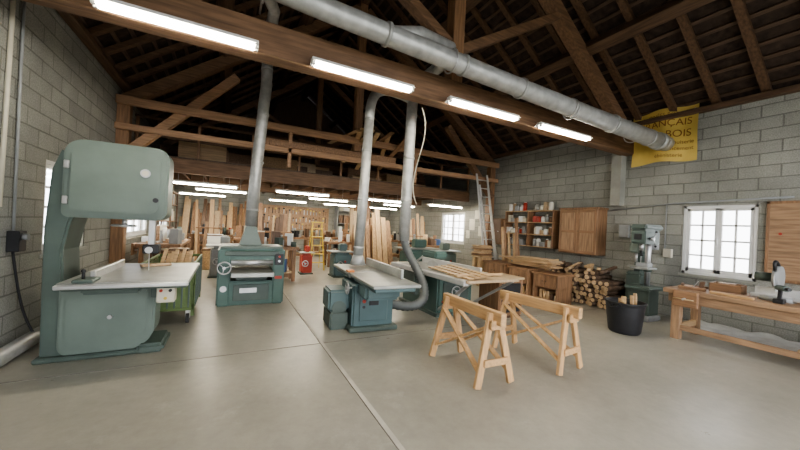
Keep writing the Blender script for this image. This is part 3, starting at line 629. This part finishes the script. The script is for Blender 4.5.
for y in (11.4,12.7):
    b.box(-1.9,-1.86,y,y+.04,0,2.2,'dark'); b.box(-1.5,-1.46,y,y+.04,0,2.2,'dark')
for z in (.2,.75,1.3,1.8,2.18):
    b.box(-1.9,-1.46,11.4,12.74,z,z+.03,'oaky'); y=11.48
    if z<2:
        while y<12.5:
            w=random.uniform(.1,.25); b.box(-1.85,-1.52,y,min(y+w,12.6),z+.03,z+random.uniform(.15,.4),random.choice(['cream','dark','white','osb','dark','grey','oaky'])); y+=w+.03
b.done()
b=B('step_ladder'); X,Y=2.5,10.3
for dx in (-.2,.2): b.bar((X+dx,Y-.3,0.02),(X+dx*.7,Y,1.5),.025,.05,'yellow'); b.bar((X+dx,Y+.35,0.02),(X+dx*.7,Y+.03,1.5),.02,.035,'yellow')
for i in range(5): z=.25+i*.26; b.box(X-.18,X+.18,Y-.33+.3*z/1.5,Y-.24+.3*z/1.5,z,z+.025,'yellow')
b.box(X-.18,X+.18,Y-.1,Y+.1,1.48,1.52,'yellow'); b.done(ground=True)
def cabinet_machine(name,x,y,w,d,h,k,k2='cast'):
    b=B(name); b.box(x-w/2,x+w/2,y-d/2,y+d/2,.03,h*.8,k,.03); b.box(x-w*.7,x+w*.7,y-d*.6,y+d*.6,h*.86,h*.9,k2,.008); b.box(x-w*.35,x+w*.35,y-d*.4,y+d*.4,h*.8,h*.86,k)
    b.box(x-w/2-.03,x+w/2+.03,y-d/2-.03,y+d/2+.03,0,.04,'greend'); b.box(x-w*.1,x+w*.35,y-.06,y+.2,h*.9,h*1.15,k,.03); b.cyl((x+w*.1,y-d/2-.03,h*.55),(x+w*.1,y-d/2,h*.55),.03,'red'); b.wheel((x-w*.2,y-d/2-.05,h*.45),.08); b.cyl((x-w*.2,y-d/2-.05,h*.45),(x-w*.2,y-d/2,h*.45),.01,'steel'); b.done()
cabinet_machine('spindle_moulder',2.9,9.0,.5,.5,.8,'blue'); cabinet_machine('bench_grinder_stand',2.05,9.6,.3,.35,.7,'red'); cabinet_machine('lathe_stand',5.0,8.3,.9,.5,1.0,'teal'); cabinet_machine('shaper',6.2,8.6,.6,.6,.9,'green')
cabinet_machine('disc_sander',-.1,9.5,.5,.5,.9,'grey')
b=B('leaning_panels')
for i in range(7): b.bar((3.65+i*.2,9.6,0.01),(3.7+i*.19+random.uniform(-.06,.06),10.1,1.4+random.random()*.8),random.uniform(.1,.2),.03,random.choice(['pinez','white','ply','oak','osb','benchz']),up=(0,1,0))
b.box(3.6,4.95,10.05,10.1,.0,1.5,'oak',.005); b.done(ground=True)
b=B('storage_boxes')
for i,(x,y,z,s_,k) in enumerate([(-.9,7.9,0,.5,'dark'),(-.85,7.9,.5,.34,'benchw'),(-.3,11,0,.6,'osb'),(-.3,11,.6,.4,'white'),(3.7,7.4,0,.3,'dark')]): b.box(x-s_/2,x+s_/2,y-s_/2,y+s_/2,z,z+s_,k,.01); b.box(x-s_/2-.01,x+s_/2+.01,y-s_/2-.01,y+s_/2+.01,z+s_*.9,z+s_*.98,'dark')
b.done()
b=B('pinned_notices')
for y,z,h in ((8.95,1.5,.4),(9.2,1.2,.28),(8.5,1.3,.35),(8.75,1.9,.3)): b.box(7.725,7.738,y,y+h*.7,z,z+h,'paper',0)
b.done()
b=B('tool_cupboard'); b.box(7.45,7.735,7.4,7.9,1.1,1.9,'oak')
b.box(7.43,7.45,7.41,7.89,1.12,1.88,'dark'); b.sph((7.42,7.5,1.5),.015,'steel'); b.done()
b=B('hanging_rope'); b.tube(bez((2.5,4.2,3.3),(2.9,4.4,2.9),(2.6,4.9,2.4),(2.9,4.9,1.9)),.01,'cream',6); b.done()
# ------------------------------------------------------------------ world, camera
w=D.worlds.new('World'); C.scene.world=w; w.use_nodes=True
bg=w.node_tree.nodes['Background']; bg.inputs[0].default_value=(.95,.965,1,1); bg.inputs[1].default_value=3.2
f=325.0; a=math.radians(27.9); r=math.radians(2.84); p=math.radians(0.26)
Rh=Vector((math.cos(a),-math.sin(a),0)); Fh=Vector((math.sin(a),math.cos(a),0)); U=Vector((0,0,1))
F=Fh*math.cos(p)+U*math.sin(p); Up=U*math.cos(p)-Fh*math.sin(p)
Rc=Rh*math.cos(r)+Up*math.sin(r); Uc=Up*math.cos(r)-Rh*math.sin(r)
cam=D.objects.new('camera',D.cameras.new('camera')); C.collection.objects.link(cam)
M4=Matrix((Rc,Uc,-F)).transposed().to_4x4(); M4.translation=Vector((0,0,1.5)); cam.matrix_world=M4
cam.data.lens=f/800*36; cam.data.clip_start=.05; C.scene.camera=cam
C.scene.view_settings.view_transform='AgX'
C.scene.view_settings.look='AgX - Medium High Contrast'
C.scene.view_settings.exposure=1.1
